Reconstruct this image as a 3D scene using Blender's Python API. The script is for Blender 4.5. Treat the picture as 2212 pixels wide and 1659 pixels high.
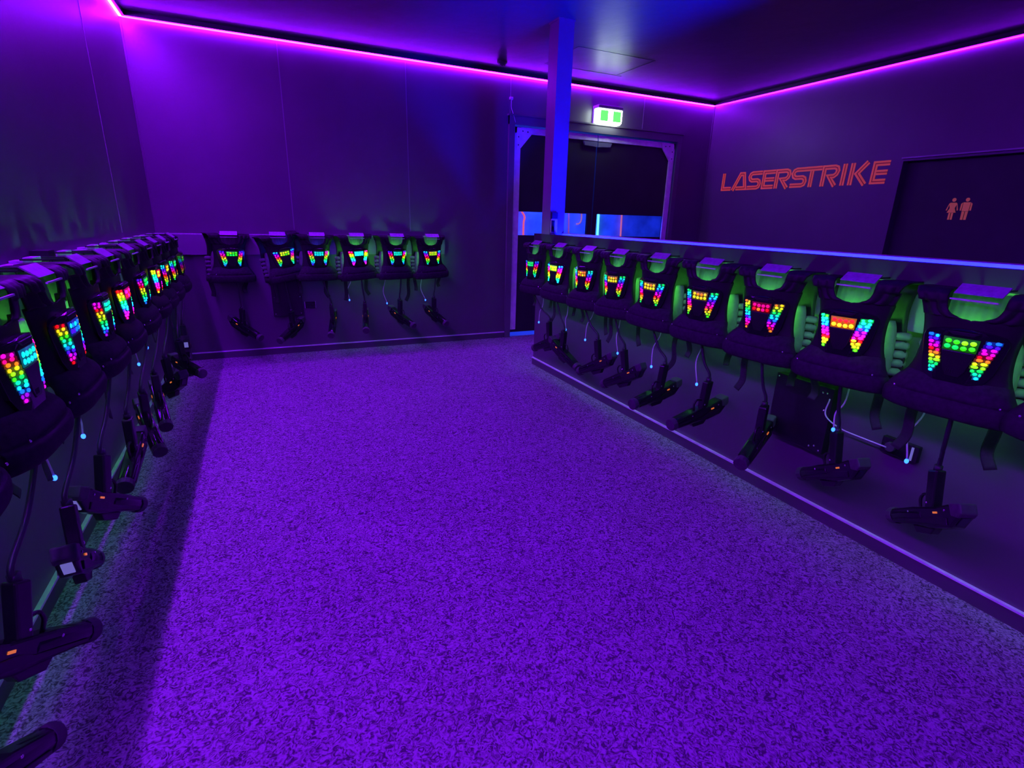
import bpy, bmesh, math, random
from mathutils import Vector, Matrix
random.seed(7)
for o in list(bpy.data.objects): bpy.data.objects.remove(o)
S = bpy.context.scene
C = S.collection
PI = math.pi
# ------------------------------------------------------------------ camera
LX, BY, H, RX, HX, CZ = -.8065, 5.591, 2.811, 5.394, 2.317, 1.235   # left wall, back wall, ceiling, right wall, half wall, cap top
FY = -3.0
cam = bpy.data.cameras.new('camera'); camo = bpy.data.objects.new('camera', cam); C.objects.link(camo)
cam.sensor_width = 36; cam.lens = 1128.1 / 2212 * 36; cam.clip_start = .02
r_, u_, f_ = Vector((.906041, -.422383, .026127)), Vector((.104614, .28337, .953288)), Vector((.410056, .860984, -.300932))
M = Matrix((r_, u_, -f_)).transposed().to_4x4(); M.translation = Vector((0, 0, 1.35)); camo.matrix_world = M
S.camera = camo
S.view_settings.view_transform = 'Standard'; S.view_settings.look = 'None'
S.view_settings.exposure = 0; S.view_settings.gamma = 1
# ------------------------------------------------------------------ world: only a trace of ambient
w = bpy.data.worlds.new('world'); S.world = w; w.use_nodes = True
w.node_tree.nodes['Background'].inputs[0].default_value = (.02, .01, .08, 1); w.node_tree.nodes['Background'].inputs[1].default_value = .05
# light levels
PURPLE = (.235, .0022, 1.0)
STRIP_LEFT, STRIP_BACK, STRIP_RIGHT = 560, 210, 62
BLUE = (.0006, .0025, 1.0); BLUE_STRIP = 2500
GREEN = (.10, 1.0, .09); GREEN_K = 70
# ------------------------------------------------------------------ materials
def mat(name, col, rough=.6, metal=0, spec=.5, noise=None, bump=None, emit=None, k=0):
    m = bpy.data.materials.new(name); m.use_nodes = True
    nt = m.node_tree; b = nt.nodes['Principled BSDF']
    b.inputs['Base Color'].default_value = (*col, 1); b.inputs['Roughness'].default_value = rough
    b.inputs['Metallic'].default_value = metal; b.inputs['Specular IOR Level'].default_value = spec
    if emit: b.inputs['Emission Color'].default_value = (*emit, 1); b.inputs['Emission Strength'].default_value = k
    tc = nt.nodes.new('ShaderNodeTexCoord')
    if noise:
        n = nt.nodes.new('ShaderNodeTexNoise'); n.inputs['Scale'].default_value = noise[0]; n.inputs['Detail'].default_value = 4
        nt.links.new(tc.outputs['Object'], n.inputs['Vector'])
        r = nt.nodes.new('ShaderNodeValToRGB')
        r.color_ramp.elements[0].position = .3; r.color_ramp.elements[1].position = .7
        a = noise[1]
        r.color_ramp.elements[0].color = (*[c * (1 - a) for c in col], 1); r.color_ramp.elements[1].color = (*[min(1, c * (1 + a)) for c in col], 1)
        nt.links.new(n.outputs['Fac'], r.inputs[0]); nt.links.new(r.outputs[0], b.inputs['Base Color'])
    if bump:
        n2 = nt.nodes.new('ShaderNodeTexNoise'); n2.inputs['Scale'].default_value = bump[0]; n2.inputs['Detail'].default_value = 3
        nt.links.new(tc.outputs['Object'], n2.inputs['Vector'])
        bp = nt.nodes.new('ShaderNodeBump'); bp.inputs['Strength'].default_value = bump[1]; bp.inputs['Distance'].default_value = bump[2]
        nt.links.new(n2.outputs['Fac'], bp.inputs['Height']); nt.links.new(bp.outputs[0], b.inputs['Normal'])
    return m
def glow(name, col, k):
    m = bpy.data.materials.new(name); m.use_nodes = True
    b = m.node_tree.nodes['Principled BSDF']
    b.inputs['Base Color'].default_value = (*[min(.5, c * .1) for c in col], 1); b.inputs['Roughness'].default_value = .4
    b.inputs['Emission Color'].default_value = (*col, 1); b.inputs['Emission Strength'].default_value = k
    return m
M_wall = mat('dark_painted_wall', (.10, .09, .105), .42, noise=(1.2, .15), bump=(60, .15, .002))
M_trim = mat('dark_painted_trim', (.30, .28, .32), .35, noise=(3, .1))
M_ceil = mat('dark_ceiling_panel', (.062, .067, .075), .37, noise=(1.0, .12), bump=(7, .25, .01))
M_black = mat('black_plastic', (.011, .010, .013), .32, noise=(40, .2))
M_gloss = mat('gloss_black_plastic', (.009, .008, .011), .16, noise=(20, .2))
M_shell = mat('black_vest_shell', (.014, .012, .015), .5, 0, .18, noise=(30, .2), bump=(300, .2, .001))
M_fabric = mat('black_webbing', (.016, .014, .017), .8, noise=(90, .3), bump=(500, .4, .001))
M_pad = mat('padded_vest_fabric', (.028, .020, .030), .8, 0, .15, noise=(60, .25), bump=(400, .3, .001))
M_lining = mat('grey_back_lining', (.12, .135, .12), .7, noise=(30, .15), bump=(200, .3, .001))
M_plate = mat('pale_bracket_plate', (.50, .48, .54), .35, noise=(60, .2), bump=(90, .25, .002))
M_tag = mat('satin_tag_plate', (.26, .25, .30), .3, noise=(60, .2), bump=(90, .25, .002))
M_edge_highlight = mat('pale_edge_highlight', (.8, .8, .85), .4, noise=(20, .1))  # pale colour stands in for the highlight along the skirting tops
M_alu = mat('brushed_aluminium', (.85, .83, .86), .45, metal=.15, noise=(15, .12))
M_rubber = mat('black_door_rubber', (.02, .018, .024), .6, noise=(5, .2))
M_cable = mat('white_cable_sheath', (.7, .7, .7), .5, noise=(50, .05))
M_cblack = mat('black_cable_sheath', (.02, .02, .024), .4, noise=(50, .1))
M_screw = mat('steel_screw', (.7, .7, .72), .25, metal=.8, noise=(60, .1))
M_grey = mat('grey_rubber_grip', (.055, .052, .058), .6, noise=(40, .2))
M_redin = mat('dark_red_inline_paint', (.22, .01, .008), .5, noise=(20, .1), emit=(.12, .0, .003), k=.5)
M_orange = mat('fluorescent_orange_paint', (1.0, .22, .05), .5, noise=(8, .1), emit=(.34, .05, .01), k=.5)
M_orange2 = mat('self_lit_orange_sticker', (.9, .25, .06), .5, noise=(8, .1), emit=(.26, .07, .02), k=.4)  # weak glow put into the symbol colour
M_violet = glow('violet_led_strip_left', PURPLE, STRIP_LEFT)
M_violetb = glow('violet_led_strip_back', PURPLE, STRIP_BACK)
M_violetr = glow('violet_led_strip_right', PURPLE, STRIP_RIGHT)
M_blues = glow('blue_led_strip', BLUE, BLUE_STRIP)
M_green = glow('green_led_and_fill', GREEN, GREEN_K)
M_bluel = glow('blue_led_and_fill', (.02, .03, 1), 40)
M_tip = glow('blue_plug_led', (.02, .12, 1), 5)
M_disp = glow('lavender_display', (.26, .22, .85), .5)
M_dispoff = mat('dark_display', (.03, .03, .045), .15, noise=(30, .1))
M_trig = glow('orange_trigger_led', (1, .22, .05), .6)
M_off = mat('unlit_lens', (.05, .05, .06), .2, noise=(30, .1))
def carpet():
    m = bpy.data.materials.new('looped_grey_carpet'); m.use_nodes = True
    nt = m.node_tree; b = nt.nodes['Principled BSDF']; L = nt.links.new
    b.inputs['Roughness'].default_value = .95; b.inputs['Specular IOR Level'].default_value = .15
    tc = nt.nodes.new('ShaderNodeTexCoord')
    n = nt.nodes.new('ShaderNodeTexNoise'); n.inputs['Scale'].default_value = 52; n.inputs['Detail'].default_value = 1.6; n.inputs['Distortion'].default_value = 2.2
    L(tc.outputs['Object'], n.inputs['Vector'])
    n3 = nt.nodes.new('ShaderNodeTexNoise'); n3.inputs['Scale'].default_value = 2.2; n3.inputs['Detail'].default_value = 4
    L(tc.outputs['Object'], n3.inputs['Vector'])
    r = nt.nodes.new('ShaderNodeValToRGB'); e = r.color_ramp.elements
    e[0].position = .36; e[0].color = (.10, .10, .105, 1); e[1].position = .62; e[1].color = (.50, .49, .52, 1)
    L(n.outputs['Fac'], r.inputs[0])
    mx = nt.nodes.new('ShaderNodeMix'); mx.data_type = 'RGBA'; mx.blend_type = 'MULTIPLY'; mx.inputs['Factor'].default_value = .35
    L(r.outputs[0], mx.inputs['A']); L(n3.outputs['Color'], mx.inputs['B']); 
    bw = nt.nodes.new('ShaderNodeRGBToBW'); L(n3.outputs['Color'], bw.inputs[0]); L(bw.outputs[0], mx.inputs['B'])
    L(mx.outputs['Result'], b.inputs['Base Color'])
    bp = nt.nodes.new('ShaderNodeBump'); bp.inputs['Strength'].default_value = .9; bp.inputs['Distance'].default_value = .006
    L(n.outputs['Fac'], bp.inputs['Height']); L(bp.outputs[0], b.inputs['Normal'])
    return m
M_carpet = carpet()
def hsv(h, s=1, v=1):
    h = (h % 1) * 6; i = int(h); f = h - i; p = v * (1 - s); q = v * (1 - s * f); t = v * (1 - s * (1 - f))
    return [(v, t, p), (q, v, p), (p, v, t), (p, q, v), (t, p, v), (v, p, q)][i % 6]
NH = 16
PAL = {}
for lv, (sat, kk) in dict(norm=(1, 1.25), bright=(.985, 6.0), dim=(1, .3)).items():
    PAL[lv] = [glow('led_%s_hue' % lv, tuple(max(.004, c ** 1.5) for c in hsv(i / NH, sat)), kk * q_ * (1.6 if 9 <= i <= 11 else 1)) for q_ in (1, .07) for i in range(NH)]  # second set: weak glow for the backing behind the beads
# ------------------------------------------------------------------ mesh helpers
def obj(name, bm, m, parent=None, smooth=False, bevel=0, loc=None):
    me = bpy.data.meshes.new(name)
    bmesh.ops.recalc_face_normals(bm, faces=bm.faces)
    bm.to_mesh(me); bm.free()
    for x in (m if isinstance(m, (list, tuple)) else [m]): me.materials.append(x)
    if smooth:
        for p in me.polygons: p.use_smooth = True
    o = bpy.data.objects.new(name, me); C.objects.link(o)
    if parent: o.parent = parent
    if loc: o.location = loc
    if bevel:
        b = o.modifiers.new('bevel', 'BEVEL'); b.width = bevel; b.segments = 2; b.limit_method = 'ANGLE'
    return o
def BM(): return bmesh.new()
def box(bm, x0, y0, z0, x1, y1, z1, mi=0):
    v = [bm.verts.new((x, y, z)) for x in (x0, x1) for y in (y0, y1) for z in (z0, z1)]
    for f in ((0, 1, 3, 2), (4, 6, 7, 5), (0, 4, 5, 1), (2, 3, 7, 6), (0, 2, 6, 4), (1, 5, 7, 3)):
        bm.faces.new([v[i] for i in f]).material_index = mi
    return v
def prism(bm, pts, axis, a0, a1, mi=0):
    """extrude a 2-D outline along an axis: axis 'y' takes (x,z), 'x' takes (y,z), 'z' takes (x,y)"""
    def P(p, a): return {'y': (p[0], a, p[1]), 'x': (a, p[0], p[1]), 'z': (p[0], p[1], a)}[axis]
    A = [bm.verts.new(P(p, a0)) for p in pts]; B = [bm.verts.new(P(p, a1)) for p in pts]
    n = len(pts)
    bm.faces.new(A).material_index = mi; bm.faces.new(B[::-1]).material_index = mi
    for i in range(n): bm.faces.new((A[i], B[i], B[(i + 1) % n], A[(i + 1) % n])).material_index = mi
def smoothpath(pts, k=6):
    P = [Vector(p) for p in pts]; out = []
    P = [2 * P[0] - P[1]] + P + [2 * P[-1] - P[-2]]
    for i in range(1, len(P) - 2):
        for j in range(k):
            t = j / k; a, b, c, d = P[i - 1:i + 3]
            out.append(.5 * ((2 * b) + (c - a) * t + (2 * a - 5 * b + 4 * c - d) * t * t + (3 * b - a - 3 * c + d) * t ** 3))
    out.append(P[-2]); return out
def tube(bm, pts, r, n=8, k=6, mi=0, flat=None, side=None):
    P = smoothpath(pts, k) if k > 1 else [Vector(p) for p in pts]
    rings = []
    for i, p in enumerate(P):
        t = (P[min(i + 1, len(P) - 1)] - P[max(i - 1, 0)]).normalized()
        s = Vector(side) if side else (Vector((1, 0, 0)) if abs(t.x) < .8 else Vector((0, 1, 0)))
        a = (s - t * s.dot(t)).normalized(); b = t.cross(a)
        rr = r(i / (len(P) - 1)) if callable(r) else r
        rings.append([bm.verts.new(p + a * rr * math.cos(2 * PI * j / n) + b * (flat if flat else rr) * math.sin(2 * PI * j / n)) for j in range(n)])
    for A, B in zip(rings, rings[1:]):
        for j in range(n): bm.faces.new((A[j], A[(j + 1) % n], B[(j + 1) % n], B[j])).material_index = mi
    bm.faces.new(rings[0][::-1]).material_index = mi; bm.faces.new(rings[-1]).material_index = mi
def ell(bm, c, r, u=8, v=5, mi=0):
    m = Matrix.Translation(c) @ Matrix.Diagonal((*r, 1))
    g = bmesh.ops.create_uvsphere(bm, u_segments=u, v_segments=v, radius=1, matrix=m)
    fs = set(f for vv in g['verts'] for f in vv.link_faces)
    for f in fs: f.material_index = mi
def thing(name, label, cat, loc=(0, 0, 0), rz=0, group=None):
    o = bpy.data.objects.new(name, None); C.objects.link(o); o.empty_display_size = .1
    o.location = loc; o.rotation_euler = (0, 0, rz); o['label'] = label; o['category'] = cat
    if group: o['group'] = group
    return o
def tag(o, label, cat, group=None):
    o['label'] = label; o['category'] = cat
    if group: o['group'] = group
    return o
def struct(name, bm, m, parent=None, label=None, **k):
    o = obj(name, bm, m, parent, **k)
    if not parent: o['kind'] = 'structure'
    if label and not parent: o['label'] = label
    return o
def copy_part(src, parent, name=None):
    c = src.copy(); C.objects.link(c); c.parent = parent
    for ch in [x for x in src.children]:
        g = ch.copy(); C.objects.link(g); g.parent = c
    return c
# ------------------------------------------------------------------ room shell
T = .12
ENDY = 4.397
b = BM(); box(b, LX - T, FY - T, -.1, RX + T, BY + .02, 0); struct('floor', b, M_carpet, label='grey looped carpet floor lit violet')
b = BM(); box(b, LX - T, FY - T, H, RX + T, BY + T, H + .1); struct('ceiling', b, M_ceil, label='dark satin ceiling')
b = BM(); box(b, LX - T, FY, 0, LX, BY, H); struct('wall_left', b, M_wall, label='dark left wall')
DX0, DX1, DZ = 2.602, 4.84, 2.315
b = BM(); box(b, LX - T, BY, 0, DX0, BY + T, H); box(b, DX1, BY, 0, RX + T, BY + T, H); box(b, DX0, BY, DZ, DX1, BY + T, H)
struct('wall_back', b, M_wall, label='dark back wall with the double door opening')
WY0, WY1, WZ = 1.75, 3.165, 1.945     # toilet door recess
b = BM(); box(b, RX, FY, 0, RX + T, WY0, H); box(b, RX, WY1, 0, RX + T, BY, H); box(b, RX, WY0, WZ, RX + T, WY1, H)
struct('wall_right', b, M_wall, label='dark right wall with orange lettering')
b = BM(); box(b, LX - T, FY - T, 0, RX + T, FY, H); struct('wall_front', b, M_wall, label='dark wall behind the camera')
b = BM(); box(b, HX, FY, 0, HX + .11, ENDY, 1.158); struct('wall_half', b, M_wall, label='low dark partition wall')
# skirting boards with a top-edge highlight put in as a pale strip
def skirt(name, pts):
    b = BM()
    for q in pts: box(b, *q)
    return struct(name, b, M_trim, bevel=.003)
s_ = .014; sz = .07
M_skirt = mat('dark_skirting', (.085, .08, .09), .4, noise=(4, .1))
def skirting(name, ax, lo, hi, at, sgn):
    b = BM()
    if ax == 'y':
        box(b, min(at, at + sgn * s_), lo, 0, max(at, at + sgn * s_), hi, sz - .009, 0)
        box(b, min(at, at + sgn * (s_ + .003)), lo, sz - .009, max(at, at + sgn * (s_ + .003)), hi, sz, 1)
    else:
        box(b, lo, min(at, at + sgn * s_), 0, hi, max(at, at + sgn * s_), sz - .009, 0)
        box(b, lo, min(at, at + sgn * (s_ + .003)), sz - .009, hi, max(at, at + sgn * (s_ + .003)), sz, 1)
    return struct(name, b, [M_skirt, M_edge_highlight])
skirting('baseboard_left', 'y', FY, BY, LX, 1)
skirting('baseboard_back', 'x', LX + .02, 2.535, BY, -1)
skirting('baseboard_right', 'y', WY1 + .06, BY, RX, -1)
skirting('baseboard_half', 'y', FY, ENDY, HX, -1)
# panel joints
ti = [0]
def trim(bm, m, label):
    ti[0] += 1; return struct('trim_%d' % ti[0], bm, m, label=label)
M_joint = mat('joint_cover_strip', (.2, .18, .22), .35, noise=(4, .1))
for x, z0 in ((.316, 1.2), (1.441, 1.2)):
    b = BM(); box(b, x - .004, BY - .003, z0, x + .004, BY, H - .05); trim(b, M_joint, 'thin panel joint on the back wall')
for x, z0 in ((2.554, 2.41), (4.296, 2.41)):
    b = BM(); box(b, x - .004, BY - .003, z0, x + .004, BY, H - .05); trim(b, M_joint, 'thin panel joint above the door')
b = BM(); box(b, LX, 4.30, 1.2, LX + .003, 4.308, H - .05); trim(b, M_joint, 'thin panel joint on the left wall')
# corner beads
b = BM(); box(b, LX, BY - .012, .07, LX + .012, BY, H - .05); trim(b, M_wall, 'corner bead left of the back wall')
b = BM(); box(b, RX - .012, BY - .012, .07, RX, BY, H - .05); trim(b, M_wall, 'corner bead right of the back wall')
# door casing
b = BM()
box(b, 2.535, BY - .03, 0, 2.602, BY, 2.405); box(b, 4.84, BY - .03, 0, 4.90, BY, 2.405)
box(b, 2.535, BY - .034, DZ, 4.90, BY, 2.405); box(b, 2.52, BY - .05, 2.395, 4.915, BY, 2.41)
trim(b, mat('dark_casing_paint', (.13, .12, .14), .4, noise=(3, .1)), 'dark casing around the double doors')
b = BM(); box(b, RX - .02, WY0 - .06, WZ + .02, RX, WY1 + .01, WZ + .032); trim(b, M_trim, 'thin ledge over the toilet door')
# ------------------------------------------------------------------ LED strips under a black profile
def strip(name, x0, y0, x1, y1, inx, iny, m, label):
    """runs along a wall; (inx,iny) points into the room"""
    t = thing(name, label, 'light strip', ((x0 + x1) / 2, (y0 + y1) / 2, H - .045), 0, 'violet light strips under the ceiling')
    def seg(bm, d0, d1, z0, z1):
        xs = sorted((x0 + inx * d0, x1 + inx * d1)) if inx else sorted((x0, x1))
        ys = sorted((y0 + iny * d0, y1 + iny * d1)) if iny else sorted((y0, y1))
        if inx: xs = sorted((x0 + inx * d0, x0 + inx * d1))
        if iny: ys = sorted((y0 + iny * d0, y0 + iny * d1))
        l = t.location
        box(bm, xs[0] - l.x, ys[0] - l.y, z0 - l.z, xs[1] - l.x, ys[1] - l.y, z1 - l.z)
    bm = BM(); seg(bm, 0, .042, H - .036, H); obj('profile', bm, M_cblack, t)
    bm = BM(); seg(bm, .003, .022, H - .0425, H - .036); obj('led_tape', bm, m, t)
    return t
strip('light_strip', LX, FY, LX, BY - .02, 1, 0, M_violet, 'brightest violet light strip along the top of the left wall')
strip('light_strip', LX + .02, BY, RX - .02, BY, 0, -1, M_violetb, 'long magenta light strip along the top of the back wall, crossed by the post')
strip('light_strip', RX, FY, RX, BY - .02, -1, 0, M_violetr, 'magenta light strip along the top of the right wall above the lettering')
# ------------------------------------------------------------------ half-wall cap with recessed blue strip, post
CX0, CX1, CY1 = 2.226, 2.47, 4.30
t = thing('counter_cap', 'dark timber cap along the low partition, its groove lit blue', 'ledge', (HX, 1, CZ))
def lbox(bm, l, *q): box(bm, q[0] - l.x, q[1] - l.y, q[2] - l.z, q[3] - l.x, q[4] - l.y, q[5] - l.z)
l = t.location
bm = BM(); lbox(bm, l, CX0, FY, 1.16, CX1, CY1, 1.192); lbox(bm, l, CX0, FY, 1.192, 2.292, CY1, CZ)
obj('cap_board', bm, mat('dark_cap_board', (.035, .03, .038), .6, 0, .25, noise=(3, .15)), t)
bm = BM(); lbox(bm, l, 2.342, FY, 1.192, CX1, CY1, 1.245); obj('rear_lip', bm, M_trim, t)
t2 = thing('light_strip', 'blue light strip recessed in the groove of the partition cap', 'light strip', (HX, 1, 1.2))
bm = BM(); lbox(bm, t2.location, 2.312, FY + .05, 1.1925, 2.322, 4.01, 1.199); obj('led_tape', bm, M_blues, t2)
b = BM(); box(b, 2.226, 4.02, 1.2351, 2.362, 4.165, H); box(b, 2.22, 4.014, H - .012, 2.368, 4.171, H)
post = struct('trim_20', b, mat('painted_post', (.15, .14, .16), .45, noise=(3, .1)), label='square post standing on the end of the partition')
# plastic leaflet box on the post foot
t = thing('leaflet_box', 'small pale box fixed at the foot of the square post', 'box', (2.262, 4.0, 1.33))
bm = BM(); box(bm, -.03, -.0, -.08, .026, .02, .03); obj('tray', bm, M_plate, t, bevel=.003)
bm = BM(); box(bm, -.032, -.004, .03, .026, .02, .085); obj('lid', bm, M_black, t, bevel=.003)
bm = BM(); box(bm, -.034, -.006, -.075, -.004, .0, .02); obj('front_panel', bm, M_gloss, t, bevel=.002)
# ------------------------------------------------------------------ wall rails the vests hang on
def rail(name, label, x0, y0, x1, y1):
    t = thing(name, label, 'rail', ((x0 + x1) / 2, (y0 + y1) / 2, 1.06))
    bm = BM(); lbox(bm, t.location, x0, y0, .972, x1, y1, 1.147, ); obj('board', bm, M_trim if 0 else M_railm, t)
    bm = BM(); lbox(bm, t.location, x0, y0, 1.147, x1, y1, 1.155); obj('top_edge', bm, M_plate, t)
    return t
M_railm = mat('painted_rail_board', (.2, .18, .22), .4, noise=(3, .1))
RD = .045
r1 = rail('wall_rail', 'violet-lit hanging rail along the left wall', LX, FY + .1, LX + RD, BY - .001)
r2 = rail('wall_rail', 'hanging rail along the back wall ending left of the doors', LX + RD + .001, BY - RD, 1.80, BY)
r3 = rail('wall_rail', 'dark hanging rail on the low partition under its cap', HX - RD, FY + .1, HX, 4.25)
bm = BM(); lbox(bm, r2.location, .282, BY - RD - .012, .96, .35, BY, 1.175); obj('joint_block', bm, M_black, r2)
bm = BM(); lbox(bm, r1.location, LX, 2.66, .96, LX + RD + .012, 2.74, 1.185); obj('joint_block', bm, M_black, r1)
bm = BM(); lbox(bm, r3.location, HX - RD - .012, 1.25, .96, HX, 1.33, 1.157); obj('joint_block', bm, M_black, r3)
# ------------------------------------------------------------------ laser vest prototype (local: wall at y=0, room towards -y)
def sheet(rows, n=10, mirror=True, ribs=0, edge=.045, q=5):
    """rows: (y, z, inner, outer) -> smooth double surface, edges wrap back"""
    R = smoothpath([(r[0], r[1], r[2]) for r in rows], q); O = smoothpath([(r[3], 0, 0) for r in rows], q)
    bm = BM()
    for sg in ((1, -1) if mirror else (1,)):
        grid = []
        for r, o in zip(R, O):
            y, z, inn = r; out = o.x; inn = max(0, inn); line = []
            for j in range(n + 1):
                s = j / n; x = inn + (out - inn) * s
                yy = y + edge * (x / max(out, .01)) ** 4 * (1 if z < 1.12 else .15)
                if ribs and inn > .03:
                    yy -= ribs * (.5 - .5 * math.cos(s * 2 * PI * 2.5)) * (1 if z < 1.15 else .3)
                line.append(bm.verts.new((sg * x, yy, z)))
            grid.append(line)
        for A, B in zip(grid, grid[1:]):
            for j in range(n):
                if (A[j].co - A[j + 1].co).length > 1e-6 or True:
                    try: bm.faces.new((A[j], A[j + 1], B[j + 1], B[j]))
                    except ValueError: pass
    bmesh.ops.remove_doubles(bm, verts=bm.verts, dist=.0004)
    return bm
def thick(o, t_):
    m = o.modifiers.new('thick', 'SOLIDIFY'); m.thickness = t_; m.offset = 0
    return o
V = thing('laser_vest', 'x', 'vest')
PARTS = []
bm = sheet([(-.275, .862, 0, .150), (-.272, .90, 0, .137), (-.270, .95, 0, .130), (-.268, 1.0, 0, .130), (-.266, 1.04, 0, .136), (-.265, 1.068, 0, .142),
            (-.265, 1.073, .028, .143), (-.265, 1.085, .058, .147), (-.265, 1.105, .072, .154), (-.263, 1.128, .077, .163), (-.258, 1.148, .079, .172),
            (-.238, 1.160, .081, .180), (-.19, 1.161, .083, .184), (-.13, 1.160, .084, .184), (-.078, 1.158, .085, .178)], n=14, ribs=.011)
o = thick(obj('front_shell', bm, M_shell, V, smooth=True), .007); PARTS.append(o)
bm = sheet([(-.285, .872, 0, .146), (-.300, .858, 0, .156), (-.318, .84, 0, .168), (-.326, .818, 0, .182), (-.322, .806, 0, .188), (-.334, .795, 0, .193),
            (-.335, .77, 0, .194), (-.325, .748, 0, .192), (-.30, .742, 0, .189), (-.27, .76, 0, .186)], n=8, edge=.06)
o = thick(obj('waist_pad', bm, M_pad, V, smooth=True), .006); PARTS.append(o)
# belts round the sides
for sg in (1, -1):
    bm = BM(); rows = []
    path = smoothpath([(.184, -.272, 0), (.191, -.22, 0), (.188, -.15, 0), (.16, -.095, 0)], 5)
    for p in path: rows.append([bm.verts.new((sg * p.x, p.y, z)) for z in (.752, .775, .797)])
    for A, B in zip(rows, rows[1:]):
        for j in range(2): bm.faces.new((A[j], A[j + 1], B[j + 1], B[j]))
    PARTS.append(thick(obj('side_belt', bm, M_fabric, V, smooth=True), .008))
# back shell
bm = sheet([(-.078, 1.160, .085, .17), (-.066, 1.150, .075, .165), (-.066, 1.14, .03, .16), (-.068, 1.12, 0, .155), (-.072, 1.05, 0, .145), (-.075, .98, 0, .15),
            (-.078, .90, 0, .165), (-.08, .82, 0, .17), (-.08, .77, 0, .165)], n=8, edge=-.02)
PARTS.append(thick(obj('back_shell', bm, M_shell, V, smooth=True), .006))
for sg in (1, -1):      # padded lining with ribs on each side
    bm = BM()
    tube(bm, [(sg * .085, -.105, 1.0), (sg * .095, -.115, .94), (sg * .10, -.115, .86), (sg * .10, -.105, .79)], lambda t: .034 * (1 - .25 * (2 * t - 1) ** 4), 10, 5, flat=.022)
    for k in range(5):
        z = .80 + k * .036
        tube(bm, [(sg * .118, -.096, z), (sg * .145, -.102, z + .004), (sg * .164, -.085, z + .002)], .0165, 8, 3, side=(0, 0, 1))
    PARTS.append(obj('back_lining', bm, M_lining, V, smooth=True))
# neck lining seen through the collar, thin cloth that lets the light behind it through
M_neck = mat('translucent_neck_lining', (.10, .12, .10), .8, noise=(60, .2))
_nt = M_neck.node_tree; _tr = _nt.nodes.new('ShaderNodeBsdfTranslucent'); _tr.inputs[0].default_value = (.22, .25, .22, 1)
_mx = _nt.nodes.new('ShaderNodeMixShader'); _mx.inputs[0].default_value = .65
_out = [n_ for n_ in _nt.nodes if n_.type == 'OUTPUT_MATERIAL'][0]
_nt.links.new(_nt.nodes['Principled BSDF'].outputs[0], _mx.inputs[1]); _nt.links.new(_tr.outputs[0], _mx.inputs[2]); _nt.links.new(_mx.outputs[0], _out.inputs[0])
bm = BM()
N = 27; g = []
for i, z in enumerate((1.158, 1.13, 1.10, 1.075, 1.058)):
    g.append([bm.verts.new(((j / N - .5) * .165, -.236 - i * .004 - .0035 * math.sin(j * 1.45) + .03 * (2 * j / N - 1) ** 2, z)) for j in range(N + 1)])
for A, B in zip(g, g[1:]):
    for j in range(N): bm.faces.new((A[j], A[j + 1], B[j + 1], B[j]))
PARTS.append(obj('neck_lining', bm, M_neck, V, smooth=True))
# chest unit
def uy(x): return -.302 + max(0, abs(x) - .048) * .5
bm = BM(); G_ = []
for z, hw in ((.858, .050), (.862, .074), (.87, .082), (.885, .090), (.905, .099), (.94, .106), (.975, .112), (1.005, .117), (1.018, .114), (1.030, .102), (1.038, .07), (1.043, .02)):
    xs = [-hw + 2 * hw * j / 16 for j in range(17)]
    sk_ = .006 if z in (.858, 1.043) else 0
    G_.append([bm.verts.new((xs[0], -.262, z))] + [bm.verts.new((x, uy(x) + sk_, z)) for x in xs] + [bm.verts.new((xs[-1], -.262, z))])
for A, B in zip(G_, G_[1:]):
    for j in range(18): bm.faces.new((A[j], A[j + 1], B[j + 1], B[j]))
bm.faces.new([v for v in G_[0]]); bm.faces.new([v for v in G_[-1]])
unit = obj('chest_unit', bm, M_gloss, V, bevel=.002)
bm = BM(); prism(bm, [(-.046, .968), (.046, .968), (.030, .905), (.018, .885), (-.018, .885), (-.030, .905)], 'y', -.305, -.298)
for k in range(4): box(bm, .006 * k - .02, -.307, .893, .006 * k - .017, -.304, .908)
obj('centre_panel', bm, M_black, unit, bevel=.002)
bm = BM(); prism(bm, [(-.045, 1.034), (.045, 1.034), (.028, 1.022), (-.028, 1.022)], 'y', -.306, -.298); obj('brow_trim', bm, M_shell, unit, bevel=.002)
PARTS.append(unit)
for sg in (1, -1):
    bm = BM(); ell(bm, (sg * .15, -.318, .815), (.004, .004, .004)); PARTS.append(obj('rivet', bm, M_screw, V, smooth=True))
def strap_mesh(x, y, z, L, dx, curl):
    bm = BM(); tube(bm, [(x, y, z), (x + dx * .3, y - .006, z - L * .35), (x + dx * .8 + curl, y + .004, z - L * .75), (x + dx, y - .01, z - L)], .019, 8, 5, flat=.0025)
    return bm
STR = []
for a_ in ((-.155, -.13, .78, .17, .01, .01), (.15, -.14, .78, .15, -.02, -.01), (.11, -.12, .78, .22, .03, -.02), (-.11, -.16, .78, .24, -.03, .015), (.175, -.18, .77, .27, -.05, .03)):
    STR.append(obj('loose_strap', strap_mesh(*a_), M_fabric, V, smooth=True))
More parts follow.
